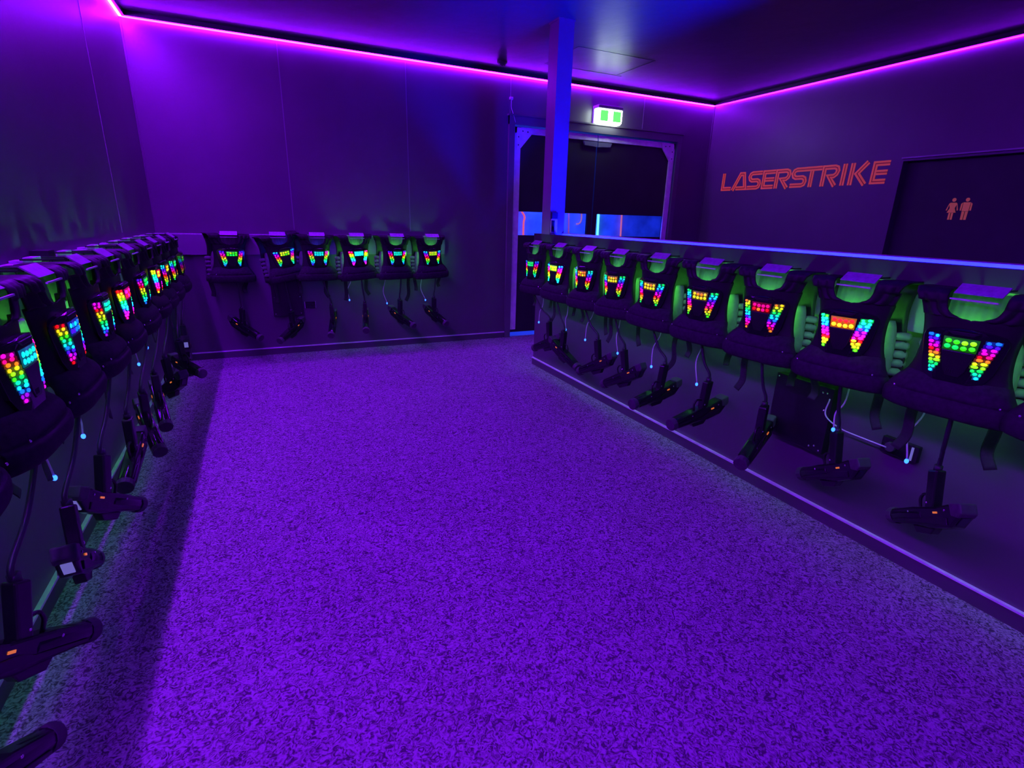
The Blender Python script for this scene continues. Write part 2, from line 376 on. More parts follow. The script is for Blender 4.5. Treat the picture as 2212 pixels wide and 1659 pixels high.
# light behind the vest (back display facing the wall) and one low inside it
bm = BM(); box(bm, -.045, -.0625, .90, .045, -.058, .935); LEDB = obj('back_light', bm, M_green, V)
bm = BM(); box(bm, -.05, -.262, .955, .05, -.258, .982); LEDI = obj('inner_light', bm, M_green, V)
bm = BM(); box(bm, -.024, -.20, 1.034, .024, -.19, 1.040); FILLC = obj('collar_fill', bm, M_green, V)  # added fill light that brightens the neck lining from behind
def beads(kind, h0, lv, flip=False, center=None):
    bm = BM()
    def H_(h): return int(round((h % 1) * NH)) % NH
    def bead(x, z, r1, r2, h):
        ell(bm, (x, uy(x) - .001, z), (r1, .0045, r2), 8, 4, H_(h))
    if kind == 'c':
        pts = [(-.046, .970), (.046, .970), (.049, 1.014), (-.049, 1.014)]
        prism(bm, pts, 'y', -.3035, -.299, NH + H_(h0))  # backing with a weak glow put in behind the centre beads
        for i in range(4):
            for j in range(2): bead((i - 1.5) * .0225, 1.001 - j * .018 - (.002 if i in (1, 2) else 0),   .0100, .0080, h0 + random.uniform(-.05, .05) + (.03 if j else -.01))
    else:
        sg = kind
        for i in range(11):
            t = i / 10; z = 1.010 - t * .118; xo = .101 - t * .030; wd = .040 * (1 if t < .72 else 1 - (t - .72) * 2.1); xi = xo - wd
            n = 2 if wd > .022 else 1; off_ = (.004 if i % 2 else -.004) if n == 2 else 0
            vs = [bm.verts.new((sg * x, uy(x) - .0016, zz)) for x, zz in ((xi, z - .006), (xo, z - .006), (xo, z + .006), (xi, z + .006))]
            bm.faces.new(vs).material_index = NH + H_(h0 + t * .95)  # backing is no LED; its dim glow fills the gaps between beads
            for j in range(n):
                w_ = wd / n + (off_ if j == 0 else -off_)
                x = xi + w_ / 2 if j == 0 else xo - w_ / 2
                bead(sg * x, z + (.0012 if (j + i) % 2 else -.0008), w_ * .47, .0056, h0 + t * .95 + random.uniform(-.02, .02))
    for v in bm.verts: v.co.y *= YS
    o_name = 'led_cluster'
    me_o = obj(o_name, bm, PAL[lv], None, smooth=True)
    me_o['label'] = 'glowing centre light block' if kind == 'c' else 'glowing rainbow light column'
    return me_o
# the vest is shallower than it is drawn above
YS = .83
for o in PARTS + STR + [LEDB, LEDI, FILLC]:
    for q_ in [o] + list(o.children):
        for v in q_.data.vertices: v.co.y *= YS
UNITKIDS = list(unit.children)
vcount = [0]
def vest(x, y, rz, label, group, h0, hc, lv='norm', lvc=None, light='g', tilt=0, roll=0, used=[]):
    if not used: used.append(1); root = V; first = True
    else: root = V.copy(); C.objects.link(root); first = False
    root.location = (x, y, 0); root.rotation_euler = (0, 0, rz); root['label'] = label; root['group'] = group
    ch = {}
    if not first:
        for p in PARTS:
            c = p.copy(); C.objects.link(c); c.parent = root
            if p is unit:
                ch['unit'] = c
                for g_ in UNITKIDS: gg = g_.copy(); C.objects.link(gg); gg.parent = c
    else: ch['unit'] = unit
    k = vcount[0]; vcount[0] += 1
    for i, s in enumerate(STR):
        if not (i == k % 5 or i == (k * 2 + 1) % 5):
            if first: STRKEEP.append(s)
            continue
        if not first: c = s.copy(); C.objects.link(c); c.parent = root
        else: FIRSTS.append(i)
    for s in (LEDB, LEDI, FILLC):
        if s is FILLC and rz > 1: continue
        if light and not first:
            c = s.copy(); C.objects.link(c); c.parent = root
            if light == 'b': c.data = BLUEMESH[s.name.split('.')[0]]
    for kind in (-1, 1, 'c'):
        o = beads(kind, (h0 if kind != 'c' else hc), (lvc or lv) if kind == 'c' else lv)
        o.parent = ch['unit']
    root.scale = (1, 1, 1)
    if tilt or roll:
        mm = Matrix.Translation((x, y, 1.15)) @ Matrix.Rotation(rz + tilt, 4, 'Z') @ Matrix.Rotation(roll, 4, 'Y') @ Matrix.Translation((0, 0, -1.15))
        root.location = mm.translation; root.rotation_euler = mm.to_euler()
    return root
STRKEEP = []; FIRSTS = []; BLUEMESH = {}
for s in (LEDB, LEDI, FILLC):
    me = s.data.copy(); me.materials[0] = M_bluel; BLUEMESH[s.name] = me
# ------------------------------------------------------------------ wall bracket each vest hangs on
BR = thing('hanging_bracket', 'x', 'bracket')
bm = BM(); prism(bm, [(-.212, 1.150), (-.217, 1.152), (-.176, 1.184), (-.171, 1.181)], 'x', -.068, .068); BR1 = obj('tag_plate', bm, M_tag, BR, bevel=.001)
bm = BM()
for x in (-.05, .042): box(bm, x, -.180, 1.166, x + .008, -.04, 1.172)
box(bm, -.060, -.176, 1.168, .060, -.168, 1.180); BR2 = obj('arm', bm, M_black, BR)
bm = BM(); box(bm, -.067, -.232, 1.1325, .067, -.226, 1.1375); BR3 = obj('lip_edge', bm, M_plate, BR)
bm = BM(); box(bm, -.030, -.05, 1.1555, .030, -.003, 1.164); box(bm, -.040, -.075, 1.156, .040, -.046, 1.176); BR4 = obj('mounting_tab', bm, M_plate, BR, bevel=.001)
bcount = [0]
def bracket(x, y, rz, label, group):
    if bcount[0] == 0: r = BR
    else:
        r = BR.copy(); C.objects.link(r)
        for p in (BR1, BR2, BR3, BR4): c = p.copy(); C.objects.link(c); c.parent = r
    bcount[0] += 1
    r.location = (x, y, 0); r.rotation_euler = (0, 0, rz); r['label'] = label; r['group'] = group
    return r
# ------------------------------------------------------------------ placement tables
ORD = ['first', 'second', 'third', 'fourth', 'fifth', 'sixth', 'seventh', 'eighth', 'ninth', 'tenth', 'eleventh']
rightY = [3.94, 3.56, 3.16, 2.80, 2.42, 2.03, 1.65, 1.27, .88, .49]
rightY = RIGHTY = [4.046, 3.644, 3.237, 2.867, 2.481, 2.082, 1.691, 1.303, 0.906, 0.53]
BACKX = [-0.239, 0.156, 0.497, 0.859, 1.252, 1.617]
LEFTY = [0.83, 1.22, 1.667, 2.046, 2.471, 2.839, 3.284, 3.705, 4.045, 4.402, 4.862]
rightV = [(.62, .36, 'norm', 'green centre block'), (.60, .22, 'bright', 'dazzling lights and yellow-green centre block'), (.42, .09, 'norm', 'orange centre block'),
          (.40, .12, 'norm', 'amber centre block'), (.40, .14, 'norm', 'yellow centre block'), (.38, .11, 'norm', 'amber-orange centre block'),
          (.10, .97, 'norm', 'pink-red centre block'), (.36, .04, 'bright', 'dazzling lights and red-orange centre block'), (.60, .30, 'norm', 'green centre block'), (.6, .6, 'dim', 'faint lights')]
backV = [(.68, .32, 'norm', 'green centre block', 'b0'), (.58, .22, 'norm', 'yellow-green centre block', 'b'), (.78, .48, 'norm', 'cyan centre block and blue glow behind', 'b'),
         (.93, .50, 'bright', 'dazzling lights and cyan centre block', 'g'), (.70, .46, 'norm', 'teal centre block and green glow behind', 'g'), (.55, .20, 'norm', 'yellow-olive centre block', 'g')]
leftV = [(.3, .3, 'dim', 'faint lights', 'g'), (.3, .3, 'dim', 'faint lights', 'g'), (.88, .50, 'norm', 'cyan-blue centre block', 'g'), (.02, .62, 'norm', 'blue centre block', 'g'), (.80, .44, 'norm', 'teal centre block', 'g'),
         (.98, .95, 'bright', 'bright pink centre block', 'g'), (.72, .36, 'norm', 'dull green centre block', 'g'), (.16, .02, 'bright', 'bright red centre block', 'g'), (.5, .12, 'norm', 'olive centre block', 'g'), (.4, .38, 'norm', 'pale green centre block', 'g'), (.3, .3, 'dim', 'dim lights', None)]
# first vest created owns the prototypes: use the front-most one
fl = ['first from the post', 'second from the post', 'third from the post', 'fourth from the post', 'fifth from the post', 'sixth from the post', 'seventh from the post', 'eighth from the post', 'ninth from the post', 'cut by the right picture edge']
for i, (y, v) in enumerate(zip(RIGHTY, rightV)):
    vest(HX, y + .022, -PI / 2, 'black laser vest on the partition, %s, %s' % (fl[i], v[3].replace('dazzling lights and ', 'dazzling ')), 'laser vests on the partition', v[0], v[1], v[2], tilt=.10 + random.uniform(-.02, .02), roll=random.uniform(-.035, .035))
    bracket(HX, y, -PI / 2, 'bracket in the collar of the partition vest %s' % fl[i], 'brackets on the partition rail')
for i, (x, v) in enumerate(zip(BACKX, backV)):
    vest(x - .075, BY, 0, 'black laser vest on the back wall, %s from left, %s' % (ORD[i], v[3].replace('dazzling lights and ', 'dazzling ').split(' and')[0]), 'laser vests on the back wall', v[0], v[1], v[2], light=None if v[4] == 'b0' else v[4], tilt=(.36, .40, .32, .30, .27, .24)[i], roll=(.03, -.16, .02, -.05, 0, -.03)[i])
    bracket(x, BY, 0, 'bracket in the collar of the %s vest from the left on the back wall' % ORD[i], 'brackets on the back rail')
lf = ['outside the picture', 'cut by the left picture edge'] + ['%s with lights showing' % ORD[i] for i in range(9)]
for i, (y, v) in enumerate(zip(LEFTY, leftV)):
    if i == 0: continue
    vest(LX, y, PI / 2, 'black laser vest on the left wall, %s, %s' % (lf[i], v[3]), 'laser vests on the left wall', v[0], v[1], v[2], light=v[4], roll=random.uniform(-.03, .03))
    bracket(LX, y, PI / 2, 'violet-lit bracket on the left rail for the vest %s' % lf[i], 'brackets on the left rail')
for s in STRKEEP: bpy.data.objects.remove(s)
# ------------------------------------------------------------------ phasers
G = thing('phaser', 'x', 'laser gun')
GP = []
prof = [(-.165, .034), (-.165, .0), (-.105, -.046), (-.01, -.05), (.05, -.040), (.12, -.034), (.205, -.028), (.205, .022), (.08, .030), (-.05, .028), (-.10, .036)]
bm = BM(); prism(bm, prof, 'y', -.027, .027); GP.append(obj('body', bm, M_gloss, G, bevel=.007))
bm = BM(); tube(bm, [(.03, 0, -.003), (.12, 0, -.003), (.215, 0, -.003)], .031, 14, 1); GP.append(obj('barrel', bm, M_gloss, G, smooth=True, bevel=.002))
bm = BM(); tube(bm, [(.205, 0, -.003), (.212, 0, -.003), (.237, 0, -.003)], .0335, 14, 1); GP.append(obj('muzzle_cap', bm, M_grey, G, bevel=.003))
bm = BM(); prism(bm, [(-.168, .040), (-.168, .002), (-.150, -.012), (-.118, -.005), (-.115, .040)], 'y', -.030, .030); GP.append(obj('rear_pad', bm, M_grey, G, bevel=.006))
bm = BM(); prism(bm, [(-.018, .02), (.024, .02), (-.020, .165), (-.066, .160)], 'y', -.019, .019); GP.append(obj('grip', bm, M_black, G, bevel=.006))
bm = BM(); tube(bm, [(.012, 0, .07), (.04, 0, .078), (.062, 0, .06), (.066, 0, .028)], .0055, 6, 4); GP.append(obj('trigger_guard', bm, M_black, G, smooth=True))
bm = BM(); prism(bm, [(-.02, -.047), (.10, -.036), (.085, -.066), (.01, -.072)], 'y', -.016, .016); GP.append(obj('sight_rail', bm, M_black, G, bevel=.004))
bm = BM()
dx, dz = (.06, -.046); n = Vector((-.046, 0, -.06)).normalized()
p0 = Vector((-.152, 0, -.0099)); p1 = Vector((-.118, 0, -.0360))
vs = [bm.verts.new(p + n * o_ + Vector((0, s * .013, 0))) for o_ in (0, .0035) for p, s in ((p0, -1), (p1, -1), (p1, 1), (p0, 1))]
for f in ((0, 1, 2, 3), (4, 7, 6, 5), (0, 4, 5, 1), (1, 5, 6, 2), (2, 6, 7, 3), (3, 7, 4, 0)): bm.faces.new([vs[i] for i in f])
DISP = obj('display', bm, M_dispoff, G); GP.append(DISP)
DLIT = DISP.data.copy(); DLIT.materials[0] = M_disp
bm = BM()
for s in (-1, 1): box(bm, -.055, s * .0255, .004, -.035, s * .0295, .011)
GP.append(obj('trigger_light', bm, M_trig, G))
bm = BM()
for s in (-1, 1):
    for x, z in ((-.02, -.028), (.10, .012), (.005, .045), (-.09, .015)): ell(bm, (x, s * (.028 if z < .04 else .0195), z), (.0045, .002, .0045))
GP.append(obj('screw', bm, M_screw, G, smooth=True))
bm = BM()
for s in (-1, 1): prism(bm, [(-.10, -.036), (.19, -.022), (.19, -.014), (.02, -.014), (-.02, -.004), (-.10, -.010)], 'y', s * .0265, s * .0315)
GP.append(obj('side_trim', bm, M_black, G, bevel=.0015))
GRIP = Vector((-.045, 0, .163))
guns = {'R9': [2.19, 0.91, 0.505, 1.05, 0.54], 'R8': [2.21, 1.31, 0.498, 1.25, 0.53], 'R7': [2.124, 1.624, 0.526, -2.739, 0.272], 'R6': [2.123, 1.987, 0.543, -3.104, 0.195], 'R5': [2.126, 2.341, 0.542, -3.003, 0.17], 'R4': [2.137, 2.757, 0.534, 1.759, 0.519], 'R3': [2.137, 3.073, 0.536, 1.747, 0.496], 'R2': [2.124, 3.523, 0.514, -1.449, 0.372], 'R1': [2.14, 3.8, 0.535, 1.755, 0.421], 'B1': [-0.21, 5.393, 0.499, -0.824, 0.379], 'B2': [0.207, 5.39, 0.457, -2.265, 0.35], 'B3': [0.575, 5.372, 0.503, -1.804, 0.435], 'B4': [0.897, 5.379, 0.514, -1.745, 0.332], 'B5': [1.256, 5.392, 0.528, -1.098, 0.35], 'B6': [1.619, 5.386, 0.532, -1.205, 0.339], 'L1': [-.6065, 1.818, .493, 1.704, .553], 'L2': [-.6065, 2.218, .485, 1.232, .578], 'L0': [-.6065, 1.428, .505, 1.15, .54],
        'L3': [-.6065, 2.65, .474, -1.588, .226], 'L4': [-.6065, 3.005, .481, -1.245, .368], 'L5': [-.6065, 3.36, .479, -1.345, .352], 'L6': [-.6065, 3.745, .471, 2.2, .5],
        'L7': [-.583, 4.20, .484, -1.012, .105], 'L8': [-.594, 4.60, .513, 1.713, .545], 'L00': [-.60, 1.10, .46, 1.3, .5]}
glab = {}
for i in range(9): glab['R%d' % (i + 1)] = 'black laser gun hanging by the partition, %s of nine from the post' % ORD[i]
for i in range(6): glab['B%d' % (i + 1)] = 'black laser gun hanging by the back wall, %s of six from the left corner' % ORD[i]
glab['L00'] = 'black laser gun with only its end showing in the bottom left picture corner'
glab['L0'] = 'large black laser gun by the left wall, pointing right low at the left picture edge'
for i in range(1, 9): glab['L%d' % i] = 'black laser gun by the left wall, %s beyond the large edge gun' % ORD[i - 1]
glab['L1'] = 'black laser gun by the left wall seen end-on with a lavender display'
glab['L2'] = 'black laser gun by the left wall lying level with a bright lavender display'
hangs = {'R': (lambda i: (HX - .22, RIGHTY[i - 1] - .03, .75)), 'B': (lambda i: (BACKX[i - 1] + .02, BY - .22, .75)), 'L': (lambda i: (LX + .22, LEFTY[i + 2], .75))}
gc = 0
for k, (x, y, z, yaw, pit) in guns.items():
    R = Matrix.Rotation(yaw, 4, 'Z') @ Matrix.Rotation(pit, 4, 'Y')
    first = gc == 0; gc += 1
    r = G if first else G.copy()
    if not first:
        C.objects.link(r)
        for p in GP:
            c = p.copy(); C.objects.link(c); c.parent = r
            if p is DISP and k in ('L1', 'L2', 'B1', 'B6', 'B4', 'L8'): c.data = DLIT
    loc = Vector((x, y, z)) - (R.to_3x3() @ GRIP)
    r.location = loc; r.rotation_euler = R.to_euler()
    r['label'] = glab[k]; r['group'] = {'R': 'laser guns by the partition', 'B': 'laser guns by the back wall', 'L': 'laser guns by the left wall'}[k[0]]
    n_ = int(k[1:]) if k != 'L00' else -1
    top = Vector(hangs[k[0]](n_))
    # cable from grip to vest hem, in the gun's own frame
    inv = (Matrix.Translation(loc) @ R).inverted()
    g0 = Vector((x, y, z)); pts = [g0 + Vector((0, 0, -.01)), g0 + Vector((0, 0, .04)), g0.lerp(top, .5) + Vector((0, 0, -.01)), top, top + Vector((0, 0, .03))]
    bm = BM(); tube(bm, [inv @ p for p in pts], .0075, 8, 6); 
    tube(bm, [inv @ p for p in (g0 + Vector((0, 0, -.005)), g0 + Vector((0, 0, .018)))], .014, 10, 1)
    obj('hanging_cable', bm, M_cblack, r, smooth=True)
# ------------------------------------------------------------------ white charging leads with blue plugs
def lead(p0, p1, wx, wy, label, group):
    t = thing('charging_lead', label, 'cable', p1, 0, group)
    p1 = Vector(p1); p0 = Vector(p0)
    bm = BM(); tube(bm, [q - p1 for q in (p0 + Vector((0, 0, .2)), p0, p0.lerp(p1, .5) + (p0 - p1).cross(Vector((wx, wy, 0))) * .12, p1 + Vector((0, 0, .008)))], .0032, 7, 7)
    obj('lead', bm, M_cable, t, smooth=True)
    bm = BM(); ell(bm, (0, 0, 0), (.0075, .0075, .010), 10, 8); obj('plug', bm, M_tip, t, smooth=True)
tr = [(4.052, .483), (3.587, .507), (3.294, .486), (2.878, .48), (2.518, .479), (2.121, .479), (1.31, .514), (1.009, .499)]
to = [(3.987, .625), (3.573, .642), (3.209, .71), (2.882, .70), (2.464, .711), (2.114, .732), (1.285, .644), (.993, .712)]
for i in range(8):
    lead((HX - .14, to[i][0], max(to[i][1], .66)), (HX - .14, *tr[i]), 1, 0, 'white lead with glowing blue plug on the partition, %s of eight from the post' % ORD[i], 'charging leads on the partition')
for i, (a_, b_) in enumerate((((.788, .734), (.761, .532)), ((1.127, .731), (1.135, .484)), ((1.51, .751), (1.544, .502)))):
    lead((a_[0], BY - .14, a_[1]), (b_[0], BY - .14, b_[1]), 0, 1, 'white lead with glowing blue plug on the back wall, %s of three from the left' % ORD[i], 'charging leads on the back wall')
for i, (a_, b_) in enumerate((((1.852, .692), (1.955, .53)), ((2.289, .64), (2.284, .541)), ((3.264, .66), (3.352, .54)), ((3.641, .68), (3.635, .568)))):
    lead((LX + .14, *a_), (LX + .14, *b_), 1, 0, 'white lead with glowing blue plug on the left wall, %s of four from the camera' % ORD[i], 'charging leads on the left wall')
# ------------------------------------------------------------------ wall boxes and sockets
t = thing('power_cabinet', 'flat black metal cabinet under the second vest on the back wall', 'cabinet', (.19, BY, .57))
bm = BM(); box(bm, -.135, -.05, -.185, .135, 0, .185); obj('case', bm, M_black, t, bevel=.004)
bm = BM(); box(bm, -.125, -.054, -.175, .0, -.05, .175); box(bm, .004, -.054, -.175, .125, -.05, .175); obj('cover', bm, M_black, t)
bm = BM()
for x in (-.115, .115):
    for z in (-.16, .0, .16): ell(bm, (x, -.055, z), (.005, .003, .005))
obj('screw', bm, M_screw, t, smooth=True)
t = thing('power_cabinet', 'large flat black cabinet on the partition wall behind the dazzling red-orange vest', 'cabinet', (HX, 1.545, .50), -PI / 2)
bm = BM(); box(bm, -.15, -.05, -.16, .15, 0, .16); obj('case', bm, M_black, t, bevel=.004)
bm = BM()
for x, z in ((-.135, -.145), (.135, -.145), (.11, -.13), (.085, -.14), (.12, .05), (-.135, .145), (.10, .13), (.12, .132)): ell(bm, (x, -.051, z), (.005, .003, .005))
obj('screw', bm, M_screw, t, smooth=True)
t = thing('wall_socket', 'small black double socket right of the cabinet on the back wall', 'socket', (.397, BY, .48))
bm = BM(); box(bm, -.05, -.02, -.03, .05, 0, .03); obj('face_plate', bm, M_gloss, t, bevel=.003)
bm = BM(); box(bm, -.052, -.022, -.032, -.048, 0, .032); box(bm, .048, -.022, -.032, .052, 0, .032); obj('side_trim', bm, M_plate, t)
bm = BM(); box(bm, .008, -.024, -.012, .034, -.02, .012); box(bm, -.034, -.024, -.012, -.008, -.02, .012); obj('switch', bm, M_black, t)
t = thing('wall_socket', 'black double socket low on the partition wall with grey leads', 'socket', (HX, 1.10, .49), -PI / 2)
bm = BM(); box(bm, -.07, -.025, -.035, .07, 0, .035); obj('face_plate', bm, M_gloss, t, bevel=.003)
bm = BM(); tube(bm, [(-.03, -.024, 0), (-.03, -.04, 0)], .02, 12, 1); obj('plug', bm, M_grey, t)
bm = BM(); box(bm, .045, -.029, -.028, .053, -.025, .028); obj('switch', bm, M_disp, t)
bm = BM(); tube(bm, [(HX - .04, 1.14, .485), (HX - .05, 1.22, .49), (HX - .06, 1.33, .50), (HX - .07, 1.40, .54), (HX - .08, 1.39, .62)], .003, 6, 8)
tag(obj('power_lead', bm, M_cable, smooth=True), 'thin grey lead looping from the partition socket up behind the vest', 'cable')
# ------------------------------------------------------------------ double doors (PVC-window swing doors)
M_pvc = mat('clear_window_sheet', (.75, .8, 1.0), .08, noise=(5, .05))
nb = M_pvc.node_tree.nodes['Principled BSDF']; nb.inputs['Transmission Weight'].default_value = 1; nb.inputs['IOR'].default_value = 1.05
def leaf(n, x0, x1, outer):
    bmr = BM(); y0, y1 = BY + .02, BY + .05
    t = bpy.data.objects.new('door_%d' % n, None); C.objects.link(t); t.location = ((x0 + x1) / 2, BY + .03, 0); t['kind'] = 'structure'; t['label'] = 'black swing door leaf with aluminium frame, %s side' % ('left' if outer < 0 else 'right')
    l = t.location
    def lb(bm, *q): box(bm, q[0] - l.x, q[1] - l.y, q[2], q[3] - l.x, q[4] - l.y, q[5])
    bm = BM(); lb(bm, x0, y0, .05, x1, y1, 1.177); lb(bm, x0, y0, 1.435, x1, y1, 2.30)
    lb(bm, x0, y0, 1.177, x0 + .06, y1, 1.435); lb(bm, x1 - .06, y0, 1.177, x1, y1, 1.435)
    obj('leaf_panel', bm, M_rubber, t)
    bm = BM(); lb(bm, x0 + .06, y0 + .012, 1.177, x1 - .06, y0 + .015, 1.435); obj('window_pane', bm, M_pvc, t)
    f = BM(); yf = y0 - .022
    lb(f, x0, yf, 2.235, x1, y0, 2.30)
    xs = (x0, x0 + .075) if outer < 0 else (x1 - .075, x1)
    lb(f, xs[0], yf, .085, xs[1], y0, 2.30)
    xg = xs[1] if outer < 0 else xs[0]; sg = -outer
    fr = obj('leaf_frame', f, M_alu, t, bevel=.004)
    g = BM(); pts = [(xg - sg * .05 - l.x, 2.29), (xg + sg * .15 - l.x, 2.29), (xg + sg * .13 - l.x, 2.235), (xg + sg * .0 - l.x, 2.09), (xg - sg * .05 - l.x, 2.07)]
    prism(g, pts, 'y', yf - .006 - l.y, yf + .012 - l.y)
    gp = obj('corner_gusset', g, M_alu, t)
    sc = BM()
    for a_, c_ in ((.02, 2.26), (.08, 2.255), (-.03, 2.12), (-.03, 2.2)): ell(sc, (xg + sg * a_ - l.x, yf - .007 - l.y, c_), (.008, .003, .008))
    s2 = obj('screw', sc, M_grey, gp, smooth=True)
    pl = BM(); xi = x1 if outer < 0 else x0; w_ = .19
    prism(pl, [(xi - .002 * sg * -1 - l.x, 2.228), (xi - sg * -1 * 0 - sg * 0 - l.x + (-w_ if outer < 0 else w_), 2.228), (xi - l.x + (-w_ + .02 if outer < 0 else w_ - .02), 2.185), (xi - l.x, 2.175)], 'y', yf - .001 - l.y, y0 - l.y)
    obj('push_pad', pl, mat('grey_pad', (.16, .17, .22), .4, noise=(10, .1)), t)
    return t
leaf(1, 2.612, 3.676, -1); leaf(2, 3.690, 4.83, 1)
# arena seen through the windows
AY = 8.6
M_arena = mat('arena_wall_paint', (.35, .38, .5), .7, noise=(2.5, .5))
M_arenaf = mat('arena_floor_paint', (.1, .1, .14), .5, noise=(2, .3))
b = BM(); box(b, .5, AY, 0, 7.5, AY + .1, 3); struct('wall_arena_back', b, M_arena, label='blue-lit wall of the arena beyond the doors')
b = BM(); box(b, .4, BY + T, 0, .5, AY, 3); struct('wall_arena_left', b, M_arena)
b = BM(); box(b, 7.5, BY + T, 0, 7.6, AY, 3); struct('wall_arena_right', b, M_arena)
b = BM(); box(b, .4, BY + .02, -.1, 7.6, AY + .1, 0); struct('floor_arena', b, M_arenaf)
b = BM(); box(b, .4, BY + T, 3, 7.6, AY + .1, 3.1); struct('ceiling_arena', b, M_arenaf)
def neon(name, pts, col, k, label, r=.014):
    bm = BM(); P = [Vector(p) for p in pts]; c = P[0].copy()
    tube(bm, [p - c for p in P], r, 8, 4 if len(P) > 2 else 1)
    o = obj(name, bm, glow('neon_' + label.split()[0], col, k), smooth=True); o.location = c
    return tag(o, label, 'neon tube', 'neon tubes in the arena beyond the doors')
NY = AY - .05
def aim(u, v):   # world point on the arena wall seen at a photo position
    d_ = f_ + r_ * ((u - 1106) / 1128.1) - u_ * ((v - 829.5) / 1128.1); s = NY / d_.y
    return (d_.x * s, NY, 1.35 + d_.z * s)
_px = aim(1131, 480)[0]
for (us, col, k, lab, r) in (
    (((1124, 452), (1133, 468), (1131, 482), (1130, 520)), (1, .12, .12), 1.0, 'coral bent neon tube left of the post', .016),
    (((1229, 450), (1228, 520)), (.6, .12, .5), .5, 'mauve upright neon tube just right of the post', .012),
    (((1256, 450), (1256, 472), (1252, 482), (1245, 484)), (.8, .25, .35), .55, 'pink hooked neon tube right of the post', .012),
    (((1294, 448), (1292, 480), (1290, 520)), (.12, 1, .75), 3.0, 'bright green-cyan upright neon tube in the middle of the window', .018),
    (((1344, 450), (1342, 480), (1340, 515)), (1, .2, .35), .7, 'pink upright neon tube in the right window', .015)):
    neon('neon_tube', [aim(*p) for p in us], col, k, lab, r)
la = bpy.data.lights.new('arena_lamp', 'AREA'); la.energy = 420; la.color = (.02, .06, 1); la.size = 2.5; la.shape = 'SQUARE'
lo = bpy.data.objects.new('arena_lamp', la); C.objects.link(lo); lo.location = (4, 7.0, 2.9)
# ------------------------------------------------------------------ exit sign
t = thing('exit_sign', 'lit green and white emergency exit sign above the double doors', 'sign', (3.75, BY - .06, 2.50))
bm = BM(); box(bm, -.168, -.06, .060, .168, .06, .095); box(bm, -.168, .03, -.09, .168, .06, .062); obj('housing', bm, M_plate, t, bevel=.006)
M_exw = glow('exit_sign_white', (.80, 1, .90), 12); M_exg = glow('exit_sign_green', (.14, 1, .16), 1.3)
bm = BM(); prism(bm, [(-.166, .058), (-.166, -.070), (-.145, -.095), (.138, -.095), (.160, -.072), (.163, .058)], 'y', -.056, .028); obj('diffuser', bm, M_exw, t, bevel=.006)
for x0_, x1_ in ((-.136, -.036), (.034, .138)):
    bm = BM(); box(bm, x0_, -.062, -.066, x1_, -.0565, .042); obj('green_panel', bm, M_exg, t)
bm = BM(); tube(bm, [(2.556, BY - .02, 2.565), (2.552, BY - .03, 2.52), (2.556, BY - .025, 2.47), (2.57, BY - .045, 2.41), (2.60, BY - .045, 2.33)], .003, 6, 6)
o = tag(obj('door_sensor_lead', bm, M_cable, smooth=True), 'thin lead dangling down to the top left corner of the door frame', 'cable')
t = thing('door_sensor', 'tiny pale sensor on the wall above the left door corner', 'sensor', (2.556, BY, 2.56))
bm = BM(); box(bm, -.018, -.03, -.012, .018, 0, .012); obj('body', bm, M_plate, t, bevel=.003)
bm = BM(); box(bm, -.006, -.034, -.02, .006, -.028, .006); obj('clip', bm, M_alu, t)
# ceiling fittings
t = thing('smoke_detector', 'small round smoke detector on the ceiling left of the post', 'detector', (2.329, 5.31, H))
bm = BM(); tube(bm, [(0, 0, 0), (0, 0, -.012), (0, 0, -.022), (0, 0, -.036)], lambda s: (.05, .05, .038, .03)[min(3, int(s * 3.01))], 20, 1); obj('dome', bm, M_grey, t)
bm = BM(); tube(bm, [(0, 0, -.036), (0, 0, -.041)], .008, 10, 1); obj('test_button', bm, M_black, t)
b = BM()
for q in ((2.72, 4.537, 3.57, 4.547), (2.72, 5.153, 3.63, 5.163), (3.56, 4.54, 3.57, 5.16), (2.72, 4.54, 2.73, 5.16)): box(b, q[0], q[1], H - .002, q[2], q[3], H)
trim(b, M_ceil, 'thin frame of the ceiling hatch')
b = BM(); box(b, 2.09, 5.53, H - .055, 2.10, 5.57, H - .02) if 0 else box(b, 2.20, BY - .03, H - .03, 2.212, BY - .022, H - .0)
tag(obj('strip_clip', b, M_plate), 'tiny clip on the back light strip left of the post', 'clip')
# ------------------------------------------------------------------ lettering on the right wall (s along the wall, t up)
SY, SZ = 5.300, 1.760
def off(path, w0, w1):
    """mitred ribbon between offsets w0 and w1 of an open 2-D path"""
    P = [Vector(p) for p in path]; n = len(P); L_, R_ = [], []
    for i in range(n):
        if i == 0: d = (P[1] - P[0]).normalized(); nn = Vector((-d.y, d.x)); k = 1
        elif i == n - 1: d = (P[-1] - P[-2]).normalized(); nn = Vector((-d.y, d.x)); k = 1
        else:
            a_ = (P[i] - P[i - 1]).normalized(); b_ = (P[i + 1] - P[i]).normalized(); na = Vector((-a_.y, a_.x)); nb_ = Vector((-b_.y, b_.x))
            nn = (na + nb_).normalized(); k = min(1.9, 1 / max(.35, nn.dot(na)))
        L_.append(P[i] + nn * w0 * k); R_.append(P[i] + nn * w1 * k)
    return L_, R_
def ribbon(bm, path, w0, w1, d0, d1, mi):
    L_, R_ = off(path, w0, w1)
    def P3(p, d): return (-d, -(p.x + .03 * p.y), p.y)
    for i in range(len(path) - 1):
        q = [L_[i], L_[i + 1], R_[i + 1], R_[i]]
        A = [bm.verts.new(P3(p, d0)) for p in q]; B = [bm.verts.new(P3(p, d1)) for p in q]
        bm.faces.new(A).material_index = mi; bm.faces.new(B[::-1]).material_index = mi
        for j in range(4): bm.faces.new((A[j], B[j], B[(j + 1) % 4], A[(j + 1) % 4])).material_index = mi
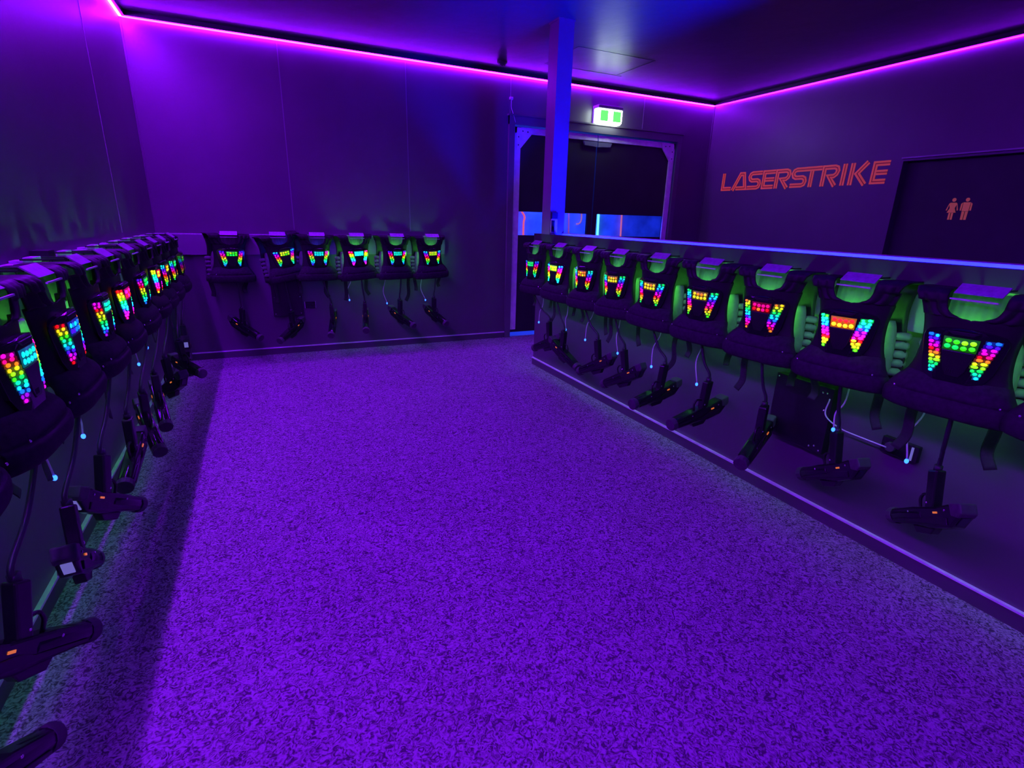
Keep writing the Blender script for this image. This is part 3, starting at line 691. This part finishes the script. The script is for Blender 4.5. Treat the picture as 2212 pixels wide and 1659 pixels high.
W = .0225; hb, ht, hm = .0225, .1825, .1025
def LS(x0, x1, xt=None): return [(xt or x1, ht), (x0 + .06, ht), (x0 + .035, .172), (x0 + .0225, .145), (x0 + .035, .115), (x0 + .06, hm), (x1 - .06, hm), (x1 - .033, .09), (x1 - .0225, .062), (x1 - .033, .033), (x1 - .06, hb), (x0, hb)]
def LE(x0, x1): return [[(x1, ht), (x0 + W, ht), (x0 + W, hb), (x1 - .01, hb)], [(x0 + 2 * W, hm), (x1 - .008, hm)]]
def LR(x0, x1): return [[(x0 + W, 0), (x0 + W, ht), (x1 - .06, ht), (x1 - .033, .172), (x1 - .0225, .145), (x1 - .033, .115), (x1 - .06, .095), (x0 + .085, .095), (x1 - .03, 0)]]
letters = [('L', [[(.0225, .205), (.0225, hb), (.155, hb)]]), ('A', [[(.185, 0), (.285, ht), (.335, ht), (.372, hb), (.235, hb)]]), ('S', [LS(.405, .60)]), ('E', LE(.61, .78)), ('R', LR(.785, .985)),
           ('S', [LS(.99, 1.19, 1.21)]), ('T', [[(1.21, ht), (1.345, ht)], [(1.235, .16), (1.235, 0)]]), ('R', LR(1.35, 1.545)), ('I', [[(1.59, 0), (1.59, .205)]]),
           ('K', [[(1.67, 0), (1.67, .205)], [(1.815, .205), (1.725, .105), (1.82, 0)]]), ('E', LE(1.865, 2.02))]
t = thing('wall_lettering', 'orange striped LASERSTRIKE lettering on the right wall', 'sign', (RX, SY, SZ))
for nme, paths in letters:
    bm = BM()
    for p in paths:
        ribbon(bm, p, -.006, .006, 0, .002, 1)
        ribbon(bm, p, -W, -.0045, 0, .004, 0); ribbon(bm, p, .0045, W, 0, .004, 0)
    obj('letter', bm, [M_orange, M_redin], t)
# ------------------------------------------------------------------ toilet door
t = bpy.data.objects.new('door_3', None); C.objects.link(t); t.location = (RX + .076, (WY0 + WY1) / 2, 0); t['kind'] = 'structure'; t['label'] = 'dark toilet door set back in the right wall'
bm = BM(); box(bm, 0, WY0 - t.location.y, .01, .04, WY1 - t.location.y, WZ); obj('door_leaf', bm, M_rubber, t)
def figure(name, y, woman):
    cy = 0; bm = BM()
    def pr(pts, d=.003): prism(bm, [(-a_, b_) for a_, b_ in pts], 'x', -d, 0)
    k = [(.015 * math.cos(i * PI / 8), .163 + .0155 * math.sin(i * PI / 8)) for i in range(16)]; pr(k)
    if woman:
        pr([(-.022, .140), (.022, .140), (.030, .132), (.018, .095), (.034, .058), (-.034, .058), (-.018, .095), (-.030, .132)])
        pr([(-.031, .130), (-.026, .136), (-.038, .075), (-.046, .078)]); pr([(.031, .130), (.026, .136), (.038, .075), (.046, .078)])
        pr([(-.017, .056), (-.003, .056), (-.003, 0), (-.017, 0)]); pr([(.003, .056), (.017, .056), (.017, 0), (.003, 0)])
    else:
        pr([(-.026, .142), (.026, .142), (.024, .070), (-.024, .070)])
        pr([(-.030, .140), (-.041, .130), (-.041, .075), (-.030, .075)]); pr([(.030, .140), (.041, .130), (.041, .075), (.030, .075)])
        pr([(-.023, .068), (-.003, .068), (-.003, 0), (-.021, 0)]); pr([(.003, .068), (.023, .068), (.021, 0), (.003, 0)])
    o = obj(name, bm, M_orange2); o.location = (RX + .0755, y, 1.445); return o
tag(figure('toilet_symbol', 2.715, True), 'orange woman pictogram on the dark toilet door', 'sign')
tag(figure('toilet_symbol', 2.615, False), 'orange man pictogram on the dark toilet door', 'sign')
